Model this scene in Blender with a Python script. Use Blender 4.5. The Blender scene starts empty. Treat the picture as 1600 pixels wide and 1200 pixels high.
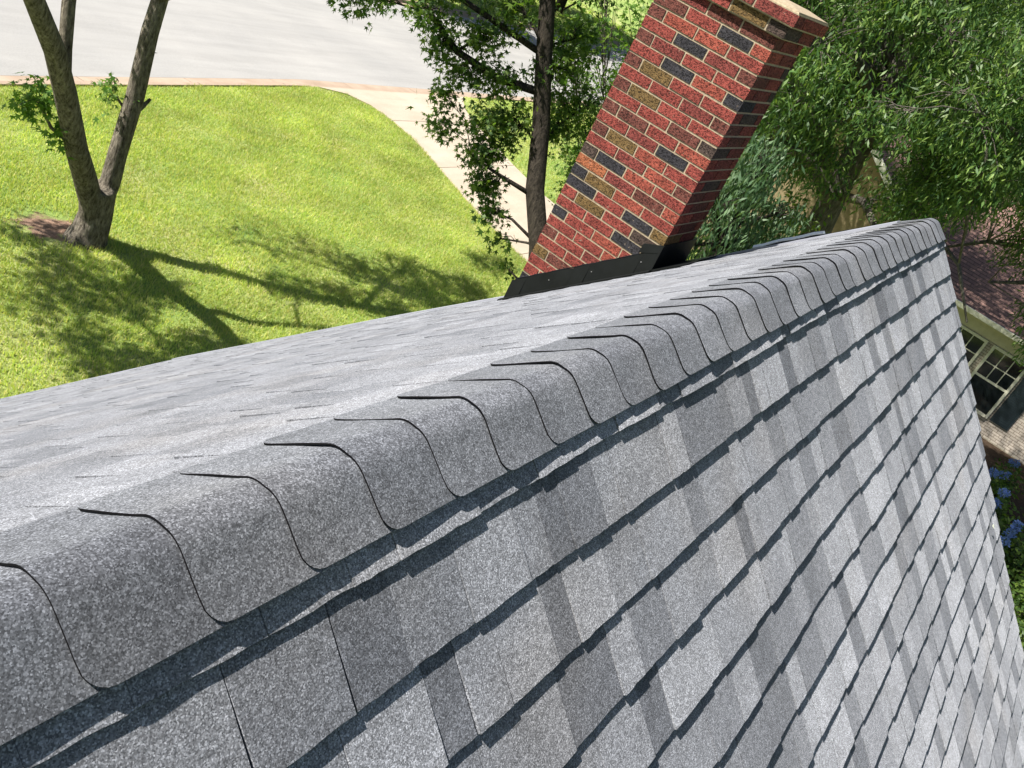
import bpy, math, random
import numpy as np
from mathutils import Vector, Matrix

# ------------------------------------------------------------------ camera, sky, sun
scene = bpy.context.scene
COL = scene.collection
R_ = (0.53778341, -0.74148563, 0.40123318)      # camera right
U_ = (0.21124124, 0.57923911, 0.78731137)       # camera up
W_ = (0.81619002, 0.33864599, -0.46813753)      # camera forward
# the house (and the photographer on it) is built square to the axes, then turned a little on its plot
HOUSE_TURN = 0.00759
HOUSE_AT = Vector((-0.457, -0.3127, 0.0578))
PLOT = Matrix.Translation(HOUSE_AT) @ Matrix.Rotation(HOUSE_TURN, 4, 'Z')
cam_d = bpy.data.cameras.new('camera')
cam_d.sensor_width = 36.0
cam_d.lens = 1457.74 / 1600 * 36
cam_d.clip_start = 0.05
cam_d.clip_end = 2000
cam = bpy.data.objects.new('camera', cam_d)
COL.objects.link(cam)
cam.matrix_world = PLOT @ Matrix(((R_[0], U_[0], -W_[0], 0.0),
                           (R_[1], U_[1], -W_[1], -0.5163),
                           (R_[2], U_[2], -W_[2], 7.7039),
                           (0, 0, 0, 1)))
scene.camera = cam
SUN_EL, SUN_AZ = math.radians(49), math.radians(43)
sdir = Vector((-math.cos(SUN_EL) * math.cos(SUN_AZ), math.cos(SUN_EL) * math.sin(SUN_AZ), math.sin(SUN_EL)))
sun_d = bpy.data.lights.new('sun', 'SUN')
sun_d.energy = 5.0
sun_d.angle = math.radians(0.53)
sun_d.color = (1.0, 0.95, 0.87)
sun = bpy.data.objects.new('sun', sun_d)
COL.objects.link(sun)
sun.rotation_euler = sdir.to_track_quat('Z', 'Y').to_euler()
sun.location = (0, 0, 30)
world = bpy.data.worlds.new('World')
scene.world = world
world.use_nodes = True
wn = world.node_tree.nodes
sky = wn.new('ShaderNodeTexSky')
sky.sky_type = 'NISHITA'
sky.sun_disc = False
sky.sun_elevation = SUN_EL
sky.sun_rotation = math.atan2(sdir.x, sdir.y)
sky.air_density = 1.0
sky.dust_density = 1.2
world.node_tree.links.new(sky.outputs[0], wn['Background'].inputs[0])
wn['Background'].inputs[1].default_value = 0.05
scene.view_settings.view_transform = 'Standard'
scene.view_settings.look = 'None'
scene.view_settings.gamma = 1
scene.view_settings.exposure = 1.1

random.seed(7)
rng = np.random.default_rng(7)

# ------------------------------------------------------------------ helpers
def tag(o, label=None, cat=None, group=None, kind=None):
    if label: o['label'] = label
    if cat: o['category'] = cat
    if group: o['group'] = group
    if kind: o['kind'] = kind
    return o

def thing(name, loc, label, cat, group=None):
    o = bpy.data.objects.new(name, None)
    COL.objects.link(o)
    o.location = loc
    o.empty_display_size = 0.3
    return tag(o, label, cat, group)

def link_mesh(name, me, mats, parent=None):
    o = bpy.data.objects.new(name, me)
    for m in (mats if isinstance(mats, (list, tuple)) else [mats]):
        me.materials.append(m)
    COL.objects.link(o)
    if parent is not None:
        o.parent = parent
        pl = Vector((0, 0, 0))
        p = parent
        while p is not None:
            pl += p.location
            p = p.parent
        me.transform(Matrix.Translation(-pl))
    return o

class MB:
    """collects faces in world coordinates"""
    def __init__(s):
        s.v = []; s.f = []; s.m = []; s.t = []
    def face(s, pts, mat=0, tone=0.5):
        b = len(s.v)
        s.v += [tuple(p) for p in pts]
        s.f.append(tuple(range(b, b + len(pts)))); s.m.append(mat); s.t.append(tone)
    def hexa(s, c, mat=0, tone=0.5):
        """8 corners: bottom 0-3, top 4-7, same winding (ccw seen from above)"""
        b = len(s.v)
        s.v += [tuple(p) for p in c]
        for q in ((3, 2, 1, 0), (4, 5, 6, 7), (0, 1, 5, 4), (1, 2, 6, 5), (2, 3, 7, 6), (3, 0, 4, 7)):
            s.f.append(tuple(b + i for i in q)); s.m.append(mat); s.t.append(tone)
    def box(s, x0, x1, y0, y1, z0, z1, mat=0, tone=0.5):
        s.hexa([(x0, y0, z0), (x1, y0, z0), (x1, y1, z0), (x0, y1, z0),
                (x0, y0, z1), (x1, y0, z1), (x1, y1, z1), (x0, y1, z1)], mat, tone)
    def tube(s, pts, rad, n=8, mat=0, cap=True, rough=0.0):
        pts = [Vector(p) for p in pts]
        b = len(s.v)
        up = Vector((0.31, 0.17, 0.93)).normalized()
        prev = None
        for i, p in enumerate(pts):
            d = (pts[min(i + 1, len(pts) - 1)] - pts[max(i - 1, 0)]).normalized()
            if prev is None:
                a = d.cross(Vector((1, 0.2, 0.1))).normalized()
            else:
                a = (prev - d * prev.dot(d)).normalized()
            prev = a
            c = d.cross(a)
            for k in range(n):
                th = 2 * math.pi * k / n
                r = rad[i] * (1 + rough * (random.random() - .5))
                s.v.append(tuple(p + a * (math.cos(th) * r) + c * (math.sin(th) * r)))
        for i in range(len(pts) - 1):
            for k in range(n):
                k2 = (k + 1) % n
                s.f.append((b + i * n + k, b + i * n + k2, b + (i + 1) * n + k2, b + (i + 1) * n + k))
                s.m.append(mat); s.t.append(0.5)
        if cap:
            e = b + (len(pts) - 1) * n
            s.f.append(tuple(e + k for k in range(n))); s.m.append(mat); s.t.append(0.5)
            s.f.append(tuple(b + k for k in reversed(range(n)))); s.m.append(mat); s.t.append(0.5)
    def build(s, name, mats, parent=None, smooth=False):
        me = bpy.data.meshes.new(name)
        me.from_pydata(s.v, [], s.f)
        me.polygons.foreach_set('material_index', s.m)
        at = me.attributes.new('tone', 'FLOAT', 'FACE')
        at.data.foreach_set('value', s.t)
        if smooth:
            me.polygons.foreach_set('use_smooth', [True] * len(s.f))
        me.update()
        return link_mesh(name, me, mats, parent)

def np_mesh(name, V, F, mats, parent=None, tone=None, smooth=False):
    """V (n,3), F (m,k) all faces with k corners"""
    me = bpy.data.meshes.new(name)
    k = F.shape[1]
    me.vertices.add(len(V)); me.vertices.foreach_set('co', V.astype(np.float32).ravel())
    me.loops.add(F.size); me.loops.foreach_set('vertex_index', F.astype(np.int32).ravel())
    me.polygons.add(len(F)); me.polygons.foreach_set('loop_start', np.arange(0, F.size, k, dtype=np.int32))
    if smooth: me.polygons.foreach_set('use_smooth', [True] * len(F))
    if tone is not None:
        at = me.attributes.new('tone', 'FLOAT', 'FACE')
        at.data.foreach_set('value', tone.astype(np.float32))
    me.update(calc_edges=True)
    return link_mesh(name, me, mats, parent)

# ------------------------------------------------------------------ materials
class NT:
    def __init__(s, name):
        s.mat = bpy.data.materials.new(name); s.mat.use_nodes = True
        s.t = s.mat.node_tree; s.b = s.t.nodes['Principled BSDF']
        s.out = s.t.nodes['Material Output']
        s.tc = s.n('ShaderNodeTexCoord')
    def n(s, typ, **kw):
        nd = s.t.nodes.new(typ)
        for k, v in kw.items():
            if k.startswith('i_'):
                nd.inputs[k[2:].replace('_', ' ')].default_value = v
            else: setattr(nd, k, v)
        return nd
    def l(s, a, b): s.t.links.new(a, b)
    def noise(s, scale, detail=4, rough=.55, vec=None, dist=0):
        nd = s.n('ShaderNodeTexNoise'); nd.inputs['Scale'].default_value = scale
        nd.inputs['Detail'].default_value = detail; nd.inputs['Roughness'].default_value = rough
        nd.inputs['Distortion'].default_value = dist
        s.l(vec or s.tc.outputs['Object'], nd.inputs['Vector']); return nd.outputs['Fac']
    def voro(s, scale, feature='F1', vec=None, rand=1.0):
        nd = s.n('ShaderNodeTexVoronoi', feature=feature); nd.inputs['Scale'].default_value = scale
        nd.inputs['Randomness'].default_value = rand
        s.l(vec or s.tc.outputs['Object'], nd.inputs['Vector']); return nd
    def ramp(s, fac, stops):
        nd = s.n('ShaderNodeValToRGB')
        e = nd.color_ramp.elements
        while len(e) < len(stops): e.new(0.5)
        for q, (p, c) in zip(e, stops):
            q.position = p; q.color = (c, c, c, 1) if isinstance(c, (int, float)) else (*c, 1)
        s.l(fac, nd.inputs[0]); return nd.outputs[0]
    def mix(s, fac, a, b, mode='MIX'):
        nd = s.n('ShaderNodeMix', data_type='RGBA', blend_type=mode)
        for sock, v in ((nd.inputs['Factor'], fac), (nd.inputs['A'], a), (nd.inputs['B'], b)):
            if isinstance(v, (int, float)):
                sock.default_value = v if sock.type == 'VALUE' else (v, v, v, 1)
            elif isinstance(v, tuple): sock.default_value = (*v, 1) if len(v) == 3 else v
            else: s.l(v, sock)
        return nd.outputs['Result']
    def math(s, op, a, b=0.0, clamp=False):
        nd = s.n('ShaderNodeMath', operation=op, use_clamp=clamp)
        for sock, v in zip(nd.inputs, (a, b)):
            if isinstance(v, (int, float)): sock.default_value = v
            else: s.l(v, sock)
        return nd.outputs[0]
    def attr(s, name='tone'):
        nd = s.n('ShaderNodeAttribute', attribute_name=name); return nd.outputs['Fac']
    def scaled(s, v):
        nd = s.n('ShaderNodeMapping'); nd.inputs['Scale'].default_value = v
        s.l(s.tc.outputs['Object'], nd.inputs['Vector']); return nd.outputs[0]
    def bump(s, h, strength=.5, dist=.01):
        nd = s.n('ShaderNodeBump'); nd.inputs['Strength'].default_value = strength
        nd.inputs['Distance'].default_value = dist
        s.l(h, nd.inputs['Height']); s.l(nd.outputs[0], s.b.inputs['Normal'])
    def done(s, col=None, rough=.9, spec=.3):
        if col is not None:
            if isinstance(col, tuple): s.b.inputs['Base Color'].default_value = (*col, 1)
            else: s.l(col, s.b.inputs['Base Color'])
        if isinstance(rough, (int, float)): s.b.inputs['Roughness'].default_value = rough
        else: s.l(rough, s.b.inputs['Roughness'])
        s.b.inputs['Specular IOR Level'].default_value = spec
        return s.mat

def shingle_mat(name, lo, hi):
    t = NT(name)
    tone = t.attr()
    base = t.ramp(tone, [(0, lo), (1, hi)])
    v = t.voro(560)
    sep = t.n('ShaderNodeSeparateColor'); t.l(v.outputs['Color'], sep.inputs[0])
    gran = t.ramp(sep.outputs[0], [(0, .40), (.35, .70), (.62, .95), (.82, 1.22), (.92, 1.55), (1, 1.9)])
    c = t.mix(1.0, base, gran, 'MULTIPLY')
    # broad blotches in the granule blend
    bl = t.ramp(t.noise(6, 3, .6), [(.3, .88), (.7, 1.12)])
    c = t.mix(1.0, c, bl, 'MULTIPLY')
    bl2 = t.ramp(t.noise(70, 2, .6), [(.3, .84), (.7, 1.16)])
    c = t.mix(1.0, c, bl2, 'MULTIPLY')
    warm = t.ramp(t.noise(2.3, 2), [(.52, 0), (.72, .35)])
    c = t.mix(warm, c, t.mix(1.0, c, (1.08, 1.0, .9), 'MULTIPLY'))
    h = t.math('SUBTRACT', 1.0, v.outputs['Distance'])
    h2 = t.math('ADD', t.math('MULTIPLY', sep.outputs[1], .8), t.math('MULTIPLY', t.noise(150, 3), 1.6))
    t.bump(h2, .5, .0010)
    t.b.inputs['Diffuse Roughness'].default_value = 1.0
    return t.done(c, .88, .12)

def simple(name, col, rough=.7, spec=.4, nscale=20, var=.15, bump=0, metal=0, bscale=80):
    t = NT(name)
    f = t.ramp(t.noise(nscale, 5, .6), [(.3, 1 - var), (.7, 1 + var)])
    c = t.mix(1.0, col, f, 'MULTIPLY')
    if bump: t.bump(t.noise(bscale, 4, .6), bump, .01)
    t.b.inputs['Metallic'].default_value = metal
    return t.done(c, rough, spec)

M = {}
M['shingle'] = shingle_mat('shingle_granules', (.088, .094, .110), (.262, .271, .298))
M['cap'] = shingle_mat('ridge_granules', (.085, .091, .105), (.165, .173, .192))
M['cut'] = simple('asphalt_cut_edge', (.007, .007, .008), .9, .06)
M['eave_metal'] = simple('grey_white_eave_metal', (.29, .30, .35), .5, .4, 4, .08)
M['white_trim'] = simple('white_painted_metal', (.72, .73, .76), .35, .5, 4, .05)
M['felt'] = simple('black_underlay', (.008, .009, .011), .85, .1, 9, .3, .3)
M['black_metal'] = simple('black_painted_flashing', (.006, .007, .0075), .5, .25, 7, .35, .12, bscale=14)
M['soffit'] = simple('soffit_paint', (.6, .6, .56), .6, .3)
M['glass'] = simple('window_glass', (.01, .014, .015), .06, .8, 3, .2)
M['frame'] = simple('cream_window_paint', (.56, .55, .44), .5, .3)
M['shutter'] = simple('dark_shutter_paint', (.012, .02, .024), .45, .4)
M['galv'] = simple('dull_galvanised_steel', (.22, .22, .22), .5, .3, 9, .2)
M['soil'] = simple('bare_soil', (.22, .14, .1), .95, .1, 12, .4, .5)

def brick_mat():
    t = NT('rough_textured_brick')
    tone = t.attr()
    # tone picks the brick's own colour
    col = t.n('ShaderNodeValToRGB'); col.color_ramp.interpolation = 'CONSTANT'
    pal = [(0.0, (.29, .066, .052)), (.15, (.225, .056, .047)), (.3, (.34, .085, .058)), (.45, (.165, .058, .045)),
           (.6, (.044, .042, .048)), (.7, (.18, .115, .045)), (.8, (.36, .125, .058)), (.9, (.085, .06, .05))]
    e = col.color_ramp.elements
    while len(e) < len(pal): e.new(.5)
    for q, (p, c) in zip(e, pal): q.position = p; q.color = (*c, 1)
    t.l(tone, col.inputs[0])
    n1 = t.noise(85, 3, .55, vec=t.scaled((1, 1, 1.8)), dist=1.2)
    pits = t.ramp(n1, [(.43, .22), (.51, .85), (.64, 1.0)])
    c = t.mix(1.0, col.outputs[0], pits, 'MULTIPLY')
    sp = t.ramp(t.noise(260, 3), [(.3, .8), (.7, 1.2)])
    c = t.mix(1.0, c, sp, 'MULTIPLY')
    big = t.ramp(t.noise(9, 5, .65), [(.3, .68), (.7, 1.15)])
    c = t.mix(1.0, c, big, 'MULTIPLY')
    lich = t.ramp(t.noise(38, 4, .7), [(.64, 0), (.72, .6)])
    c = t.mix(lich, c, (.42, .33, .25))
    t.bump(t.math('ADD', t.ramp(n1, [(.38, 0), (.5, 1)]), t.math('MULTIPLY', t.noise(240, 3), .35)), .8, .004)
    return t.done(c, .9, .2)
M['brick'] = brick_mat()
def mortar():
    t = NT('sandy_mortar')
    c = t.ramp(t.noise(60, 4, .7), [(.3, (.24, .19, .13)), (.7, (.42, .35, .245))])
    t.bump(t.noise(200, 3), .5, .003)
    return t.done(c, .95, .1)
M['mortar'] = mortar()

def concrete(name, c0, c1, sc=.8, cracks=False):
    t = NT(name)
    c = t.ramp(t.noise(sc, 6, .6), [(.3, c0), (.7, c1)])
    f = t.ramp(t.noise(35, 4, .7), [(.3, .9), (.7, 1.08)])
    c = t.mix(1.0, c, f, 'MULTIPLY')
    st = t.ramp(t.noise(1.0, 5, .6, vec=t.scaled((.25, 2.2, 1))), [(.35, .93), (.65, 1.05)])
    c = t.mix(1.0, c, st, 'MULTIPLY')
    if cracks:
        v = t.n('ShaderNodeTexVoronoi', feature='DISTANCE_TO_EDGE'); v.inputs['Scale'].default_value = .14
        mp = t.n('ShaderNodeMix', data_type='VECTOR'); mp.inputs['Factor'].default_value = .12
        nz = t.n('ShaderNodeTexNoise'); nz.inputs['Scale'].default_value = 1.3; nz.inputs['Detail'].default_value = 6
        t.l(t.tc.outputs['Object'], nz.inputs['Vector'])
        t.l(t.tc.outputs['Object'], mp.inputs['A']); t.l(nz.outputs['Color'], mp.inputs['B'])
        sub = t.n('ShaderNodeVectorMath', operation='MULTIPLY_ADD')
        sub.inputs[1].default_value = (.9, .9, .9)
        t.l(nz.outputs['Color'], sub.inputs[0]); t.l(t.tc.outputs['Object'], sub.inputs[2])
        t.l(sub.outputs[0], v.inputs['Vector'])
        cr = t.ramp(v.outputs['Distance'], [(0, .8), (.0035, 1.0)])
        c = t.mix(1.0, c, cr, 'MULTIPLY')
    t.bump(t.noise(120, 4), .25, .004)
    return t.done(c, .92, .25)
M['road'] = concrete('pale_road_concrete', (.285, .282, .275), (.335, .328, .315), .35, False)
M['kerb'] = concrete('kerb_concrete', (.30, .225, .165), (.40, .31, .24), 1.5)
M['drive'] = concrete('driveway_concrete', (.38, .32, .25), (.455, .39, .315), .9)

def ground_mat():
    t = NT('lawn_soil_and_turf')
    c = t.ramp(t.noise(.55, 6, .65), [(.3, (.17, .27, .07)), (.5, (.27, .35, .10)), (.72, (.43, .42, .20))])
    f = t.ramp(t.noise(42, 5, .75), [(.25, .62), (.75, 1.35)])
    c = t.mix(1.0, c, f, 'MULTIPLY')
    # bare earth round the forked tree
    g = t.n('ShaderNodeVectorMath', operation='DISTANCE'); g.inputs[1].default_value = (7.95, 10.95, 0)
    t.l(t.tc.outputs['Object'], g.inputs[0])
    d = t.math('ADD', g.outputs['Value'], t.math('MULTIPLY', t.noise(2.2, 5, .7), 1.6))
    m = t.ramp(t.math('MULTIPLY', d, .5), [(.54, 1), (.63, 0)])
    soil = t.ramp(t.noise(14, 5, .7), [(.3, (.15, .09, .06)), (.7, (.40, .27, .20))])
    c = t.mix(m, c, soil)
    t.bump(t.noise(60, 5, .8), .9, .03)
    return t.done(c, .95, .1)
M['ground'] = ground_mat()

def leaf_mat(name, cols, trans=.45, rough=.5, spec=.35):
    t = NT(name)
    geo = t.n('ShaderNodeNewGeometry')
    n = len(cols)
    c = t.ramp(geo.outputs['Random Per Island'], [(i / max(1, n - 1), cc) for i, cc in enumerate(cols)])
    f = t.ramp(t.noise(.7, 3), [(.3, .78), (.7, 1.22)])
    c = t.mix(1.0, c, f, 'MULTIPLY')
    t.done(c, rough, spec)
    tr = t.n('ShaderNodeBsdfTranslucent')
    t.l(t.mix(1.0, c, (1.5, 1.55, .7), 'MULTIPLY'), tr.inputs['Color'])
    mx = t.n('ShaderNodeMixShader'); mx.inputs[0].default_value = trans
    t.l(t.b.outputs[0], mx.inputs[1]); t.l(tr.outputs[0], mx.inputs[2])
    t.l(mx.outputs[0], t.out.inputs['Surface'])
    return t.mat
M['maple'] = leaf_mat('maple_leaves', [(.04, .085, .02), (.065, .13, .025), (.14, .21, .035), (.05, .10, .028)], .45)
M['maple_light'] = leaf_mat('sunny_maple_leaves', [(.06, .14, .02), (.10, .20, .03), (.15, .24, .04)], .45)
M['oak'] = leaf_mat('narrow_oak_leaves', [(.028, .068, .018), (.05, .112, .025), (.09, .165, .035), (.18, .26, .06)], .3, .5, .35)
M['blue_green'] = leaf_mat('blue_green_foliage', [(.045, .095, .04), (.07, .13, .06), (.13, .20, .10)], .3)
M['shrub'] = leaf_mat('shrub_leaves', [(.05, .11, .015), (.10, .18, .02), (.19, .25, .035)], .4)
M['far_leaf'] = leaf_mat('distant_leaves', [(.035, .08, .015), (.06, .13, .02), (.11, .19, .03)], .4)
M['blade'] = leaf_mat('grass_blades', [(.26, .37, .085), (.36, .45, .12), (.47, .51, .17), (.60, .53, .28)], .42, .6, .2)
M['petal_blue'] = leaf_mat('blue_petals', [(.12, .2, .55), (.2, .3, .7)], .3)
M['petal_white'] = leaf_mat('white_petal', [(.8, .8, .75)], .3)
M['leaf_yellow'] = leaf_mat('yellow_leaf', [(.6, .5, .12)], .3)
M['leaf_dry'] = leaf_mat('dry_leaf', [(.16, .13, .10)], .1)

def bark_mat(name, lo, hi, zs=.28):
    t = NT(name)
    v = t.scaled((1, 1, zs))
    n1 = t.noise(26, 6, .75, vec=v, dist=.15)
    n2 = t.noise(5, 4, .6)
    c = t.ramp(n1, [(.34, lo), (.66, hi)])
    c = t.mix(1.0, c, t.ramp(n2, [(.3, .75), (.7, 1.25)]), 'MULTIPLY')
    t.bump(n1, 1.0, .04)
    return t.done(c, .95, .15)
M['bark'] = bark_mat('grey_brown_bark', (.035, .028, .022), (.29, .255, .205))
M['bark_dark'] = bark_mat('dark_bark', (.014, .012, .010), (.07, .058, .046))
M['bark_grey'] = bark_mat('grey_oak_bark', (.05, .045, .04), (.2, .18, .15))

def siding_mat():
    t = NT('taupe_wall_brick')
    b = t.n('ShaderNodeTexBrick'); mp = t.n('ShaderNodeMapping')
    mp.inputs['Rotation'].default_value = (math.radians(90), 0, math.radians(90))
    sw = t.n('ShaderNodeSeparateXYZ'); cb = t.n('ShaderNodeCombineXYZ')
    t.l(t.tc.outputs['Object'], sw.inputs[0]); t.l(sw.outputs['Y'], cb.inputs['X']); t.l(sw.outputs['Z'], cb.inputs['Y'])
    t.l(cb.outputs[0], b.inputs['Vector'])
    b.inputs['Color1'].default_value = (.42, .375, .32, 1); b.inputs['Color2'].default_value = (.36, .32, .27, 1)
    b.inputs['Mortar'].default_value = (.16, .13, .105, 1); b.inputs['Scale'].default_value = 1
    b.inputs['Brick Width'].default_value = .21; b.inputs['Row Height'].default_value = .075
    b.inputs['Mortar Size'].default_value = .008
    c = t.mix(1.0, b.outputs['Color'], t.ramp(t.noise(8, 4), [(.3, .85), (.7, 1.15)]), 'MULTIPLY')
    return t.done(c, .9, .2)
M['taupe'] = siding_mat()
M['tan_wall'] = simple('tan_wall_boards', (.21, .165, .095), .85, .2, 6, .25)
M['olive_trim'] = simple('olive_cream_trim', (.44, .41, .29), .6, .3, 5, .1)
def redroof():
    t = NT('reddish_brown_shingles')
    b = t.n('ShaderNodeTexBrick')
    sw = t.n('ShaderNodeSeparateXYZ'); cb = t.n('ShaderNodeCombineXYZ')
    t.l(t.tc.outputs['Object'], sw.inputs[0]); t.l(sw.outputs['Y'], cb.inputs['X']); t.l(sw.outputs['Z'], cb.inputs['Y'])
    t.l(cb.outputs[0], b.inputs['Vector'])
    b.inputs['Color1'].default_value = (.25, .15, .125, 1); b.inputs['Color2'].default_value = (.16, .10, .09, 1)
    b.inputs['Mortar'].default_value = (.06, .045, .04, 1); b.inputs['Scale'].default_value = 1
    b.inputs['Brick Width'].default_value = .3; b.inputs['Row Height'].default_value = .065
    b.inputs['Mortar Size'].default_value = .006
    c = t.mix(1.0, b.outputs['Color'], t.ramp(t.noise(30, 4), [(.3, .75), (.7, 1.2)]), 'MULTIPLY')
    return t.done(c, .9, .2)
M['redroof'] = redroof()
M['wall_brick'] = M['taupe']

# ------------------------------------------------------------------ ground, road, kerb, driveway
def road_edge(x):      # lawn side of the near kerb
    if x < 19.3: return 15.62 + (x - 8) * .108
    return 16.84 + (x - 19.3) * .004
def terrain():
    xs = np.concatenate([np.linspace(-300, -62, 8), np.linspace(-60, 120, 121), np.linspace(130, 600, 12)])
    ts = np.concatenate([np.linspace(-320, -40, 10), np.linspace(-36, -.5, 50), [.0, .04, .3, 4.8, 9.3, 9.55, 9.6], np.linspace(10, 45, 30), np.linspace(55, 600, 12)])
    X, Tt = np.meshgrid(xs, ts, indexing='ij')
    E = np.array([road_edge(min(max(x, -60), 120)) for x in xs])[:, None]
    Y = E + Tt
    Z = -0.02 + .012 * np.sin(X * 1.3) * np.cos(Y * 1.1)
    Z = np.where((Tt > .02) & (Tt < 9.58), -.32, Z)
    Z = np.where((np.abs(Tt) < .01) | (np.abs(Tt - 9.6) < .01), -.01, Z)
    V = np.stack([X, Y, Z], -1).reshape(-1, 3)
    n = len(ts); F = []
    for i in range(len(xs) - 1):
        for j in range(n - 1):
            a = i * n + j
            F.append((a, a + n, a + n + 1, a + 1))
    o = np_mesh('ground', V, np.array(F), M['ground'], smooth=False)
    tag(o, kind='structure')

terrain()
def sweep_strip(name, mat, xs, prof, kind='structure', joints=None):
    """prof: list of (dy, z) or f(x)->list, swept along the kerb line"""
    mb = MB()
    rows = []
    for x in xs:
        y = road_edge(x)
        rows.append([(x, y + dy, z) for dy, z in prof(x)])
    for a, b in zip(rows[:-1], rows[1:]):
        if joints and joints(a[0][0]):
            sh = .012
            a = [(p[0] + sh, p[1], p[2]) for p in a]
        for k in range(len(a) - 1):
            mb.face([a[k], b[k], b[k + 1], a[k + 1]])
    o = mb.build(name, mat)
    return tag(o, kind=kind)
def kp(x):
    drop = 1.0
    if 19.6 < x < 26.2: drop = .12
    elif 18.6 < x <= 19.6: drop = 1 - (x - 18.6) * .88
    elif 26.2 <= x < 27.2: drop = .12 + (x - 26.2) * .88
    h = -.07 + .10 * drop
    return [(-.02, -.16), (-.02, h), (.12, h), (.19, -.085 + (h + .085) * .3), (.6, -.10), (.6, -.2)]
kx = [-60] + list(np.arange(-30, 70, .5)) + [120]
sweep_strip('kerb', M['kerb'], kx, kp, joints=lambda x: abs(x / 3 - round(x / 3)) < .02)
def farkp(x):
    return [(9.1, -.2), (9.1, -.10), (9.4, -.09), (9.46, .03), (9.62, .03), (9.62, -.16)]
o = sweep_strip('kerb', M['kerb'], kx, farkp)
sweep_strip('road', M['road'], kx, lambda x: [(.622, -.108), (4.8, -.05), (9.11, -.108)])

def driveway():
    L = [(17.2, 16.84), (17.2, 16.84)]
    Lp = [(17.3, -2), (17.45, 3), (17.6, 6.2), (18.0, 8.3), (18.4, 9.5), (18.9, 10.8), (19.6, 12.3), (20.2, 13.7),
          (20.5, 14.9), (20.5, 15.8), (20.15, 16.45), (19.3, 16.79)]
    Rp = [(21.5, -2), (21.55, 3), (21.8, 6.2), (22.1, 8.3), (22.25, 9.5), (22.55, 10.8), (23.2, 12.3), (23.9, 13.7),
          (24.5, 14.9), (25.1, 15.8), (25.7, 16.4), (26.2, 16.82)]
    mb = MB()
    z1 = .012
    joints = {3, 6, 8}
    for i in range(len(Lp) - 1):
        a, b, c, d = Lp[i], Rp[i], Rp[i + 1], Lp[i + 1]
        g = .022 if i in joints else 0
        a = (a[0], a[1] + g); b = (b[0], b[1] + g)
        mb.hexa([(*a, -.08), (*b, -.08), (*c, -.08), (*d, -.08), (*a, z1), (*b, z1), (*c, z1), (*d, z1)])
    tag(mb.build('driveway', M['drive']), kind='structure')
    return Lp, Rp
LP, RP = driveway()

# ------------------------------------------------------------------ grass blades
def grass():
    def blades(n, x0, x1, y0, y1, inside, hgt, wid):
        x = rng.uniform(x0, x1, n); y = rng.uniform(y0, y1, n)
        k = inside(x, y); x, y = x[k], y[k]
        d = np.hypot(x - 7.95, y - 10.95); k = (d > rng.uniform(.35, .75, len(x))); x, y = x[k], y[k]
        n = len(x)
        cl = .5 + .5 * np.sin(x * 3.1 + 2 * np.sin(y * 2.3)) * np.cos(y * 2.7 + np.sin(x * 1.9))
        h = hgt * (.55 + .7 * cl) * rng.uniform(.6, 1.3, n)
        a = rng.uniform(0, 2 * np.pi, n); w = wid * rng.uniform(.6, 1.3, n)
        la = rng.uniform(0, 2 * np.pi, n); ln = h * rng.uniform(.2, 1.1, n)
        b0 = np.stack([x - np.cos(a) * w, y - np.sin(a) * w, np.full(n, -.02)], -1)
        b1 = np.stack([x + np.cos(a) * w, y + np.sin(a) * w, np.full(n, -.02)], -1)
        tp = np.stack([x + np.cos(la) * ln, y + np.sin(la) * ln, h], -1)
        return np.stack([b0, b1, tp], 1).reshape(-1, 3)
    def left(x, y):
        lx = np.interp(y, [p[1] for p in LP], [p[0] for p in LP])
        e = np.where(x < 19.3, 15.62 + (x - 8) * .108, 16.84)
        return (x < lx + .03) & (y < e)
    def right(x, y):
        rx = np.interp(y, [p[1] for p in RP], [p[0] for p in RP])
        return (x > rx) & (y < 16.84)
    V = np.concatenate([
        blades(330000, 4, 20.6, 4.9, 16.9, left, .055, .008),
        blades(50000, 21.5, 34, 6, 16.9, right, .06, .012),
        blades(30000, 26, 62, 26.5, 40, lambda x, y: x > 0, .08, .03)])
    F = np.arange(len(V)).reshape(-1, 3)
    o = np_mesh('grass', V, F, M['blade'])
    tag(o, 'short sunlit lawn grass beside the driveway and street', 'grass', kind='stuff')
grass()

# ------------------------------------------------------------------ the roofed house
PN, PF = 0.7928, 0.7381          # near and street slope pitches
CPN, SPN, CP, SP = math.cos(PN), math.sin(PN), math.cos(PF), math.sin(PF)
GX, XW = 5.389, -5.0
RZ = 7.0
SL = 6.5
house = thing('house', (0, 0, 0), 'house under a steep grey shingled roof with rounded ridge caps and red brick chimney', 'house')

def sag(x, s):
    return .006 * math.sin(x * 1.15 + .8) * math.sin(s * .9 + .4) + .0025 * math.sin(x * 3.7 + s * 2.1)
def on_slope(side, x, s, h):
    """side -1: near slope (towards -Y), +1: street slope"""
    h = h + sag(x + (3 if side > 0 else 0), s)
    c, n = (CPN, SPN) if side < 0 else (CP, SP)
    return (x, side * (s * c + h * n), RZ - s * n + h * c)

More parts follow.
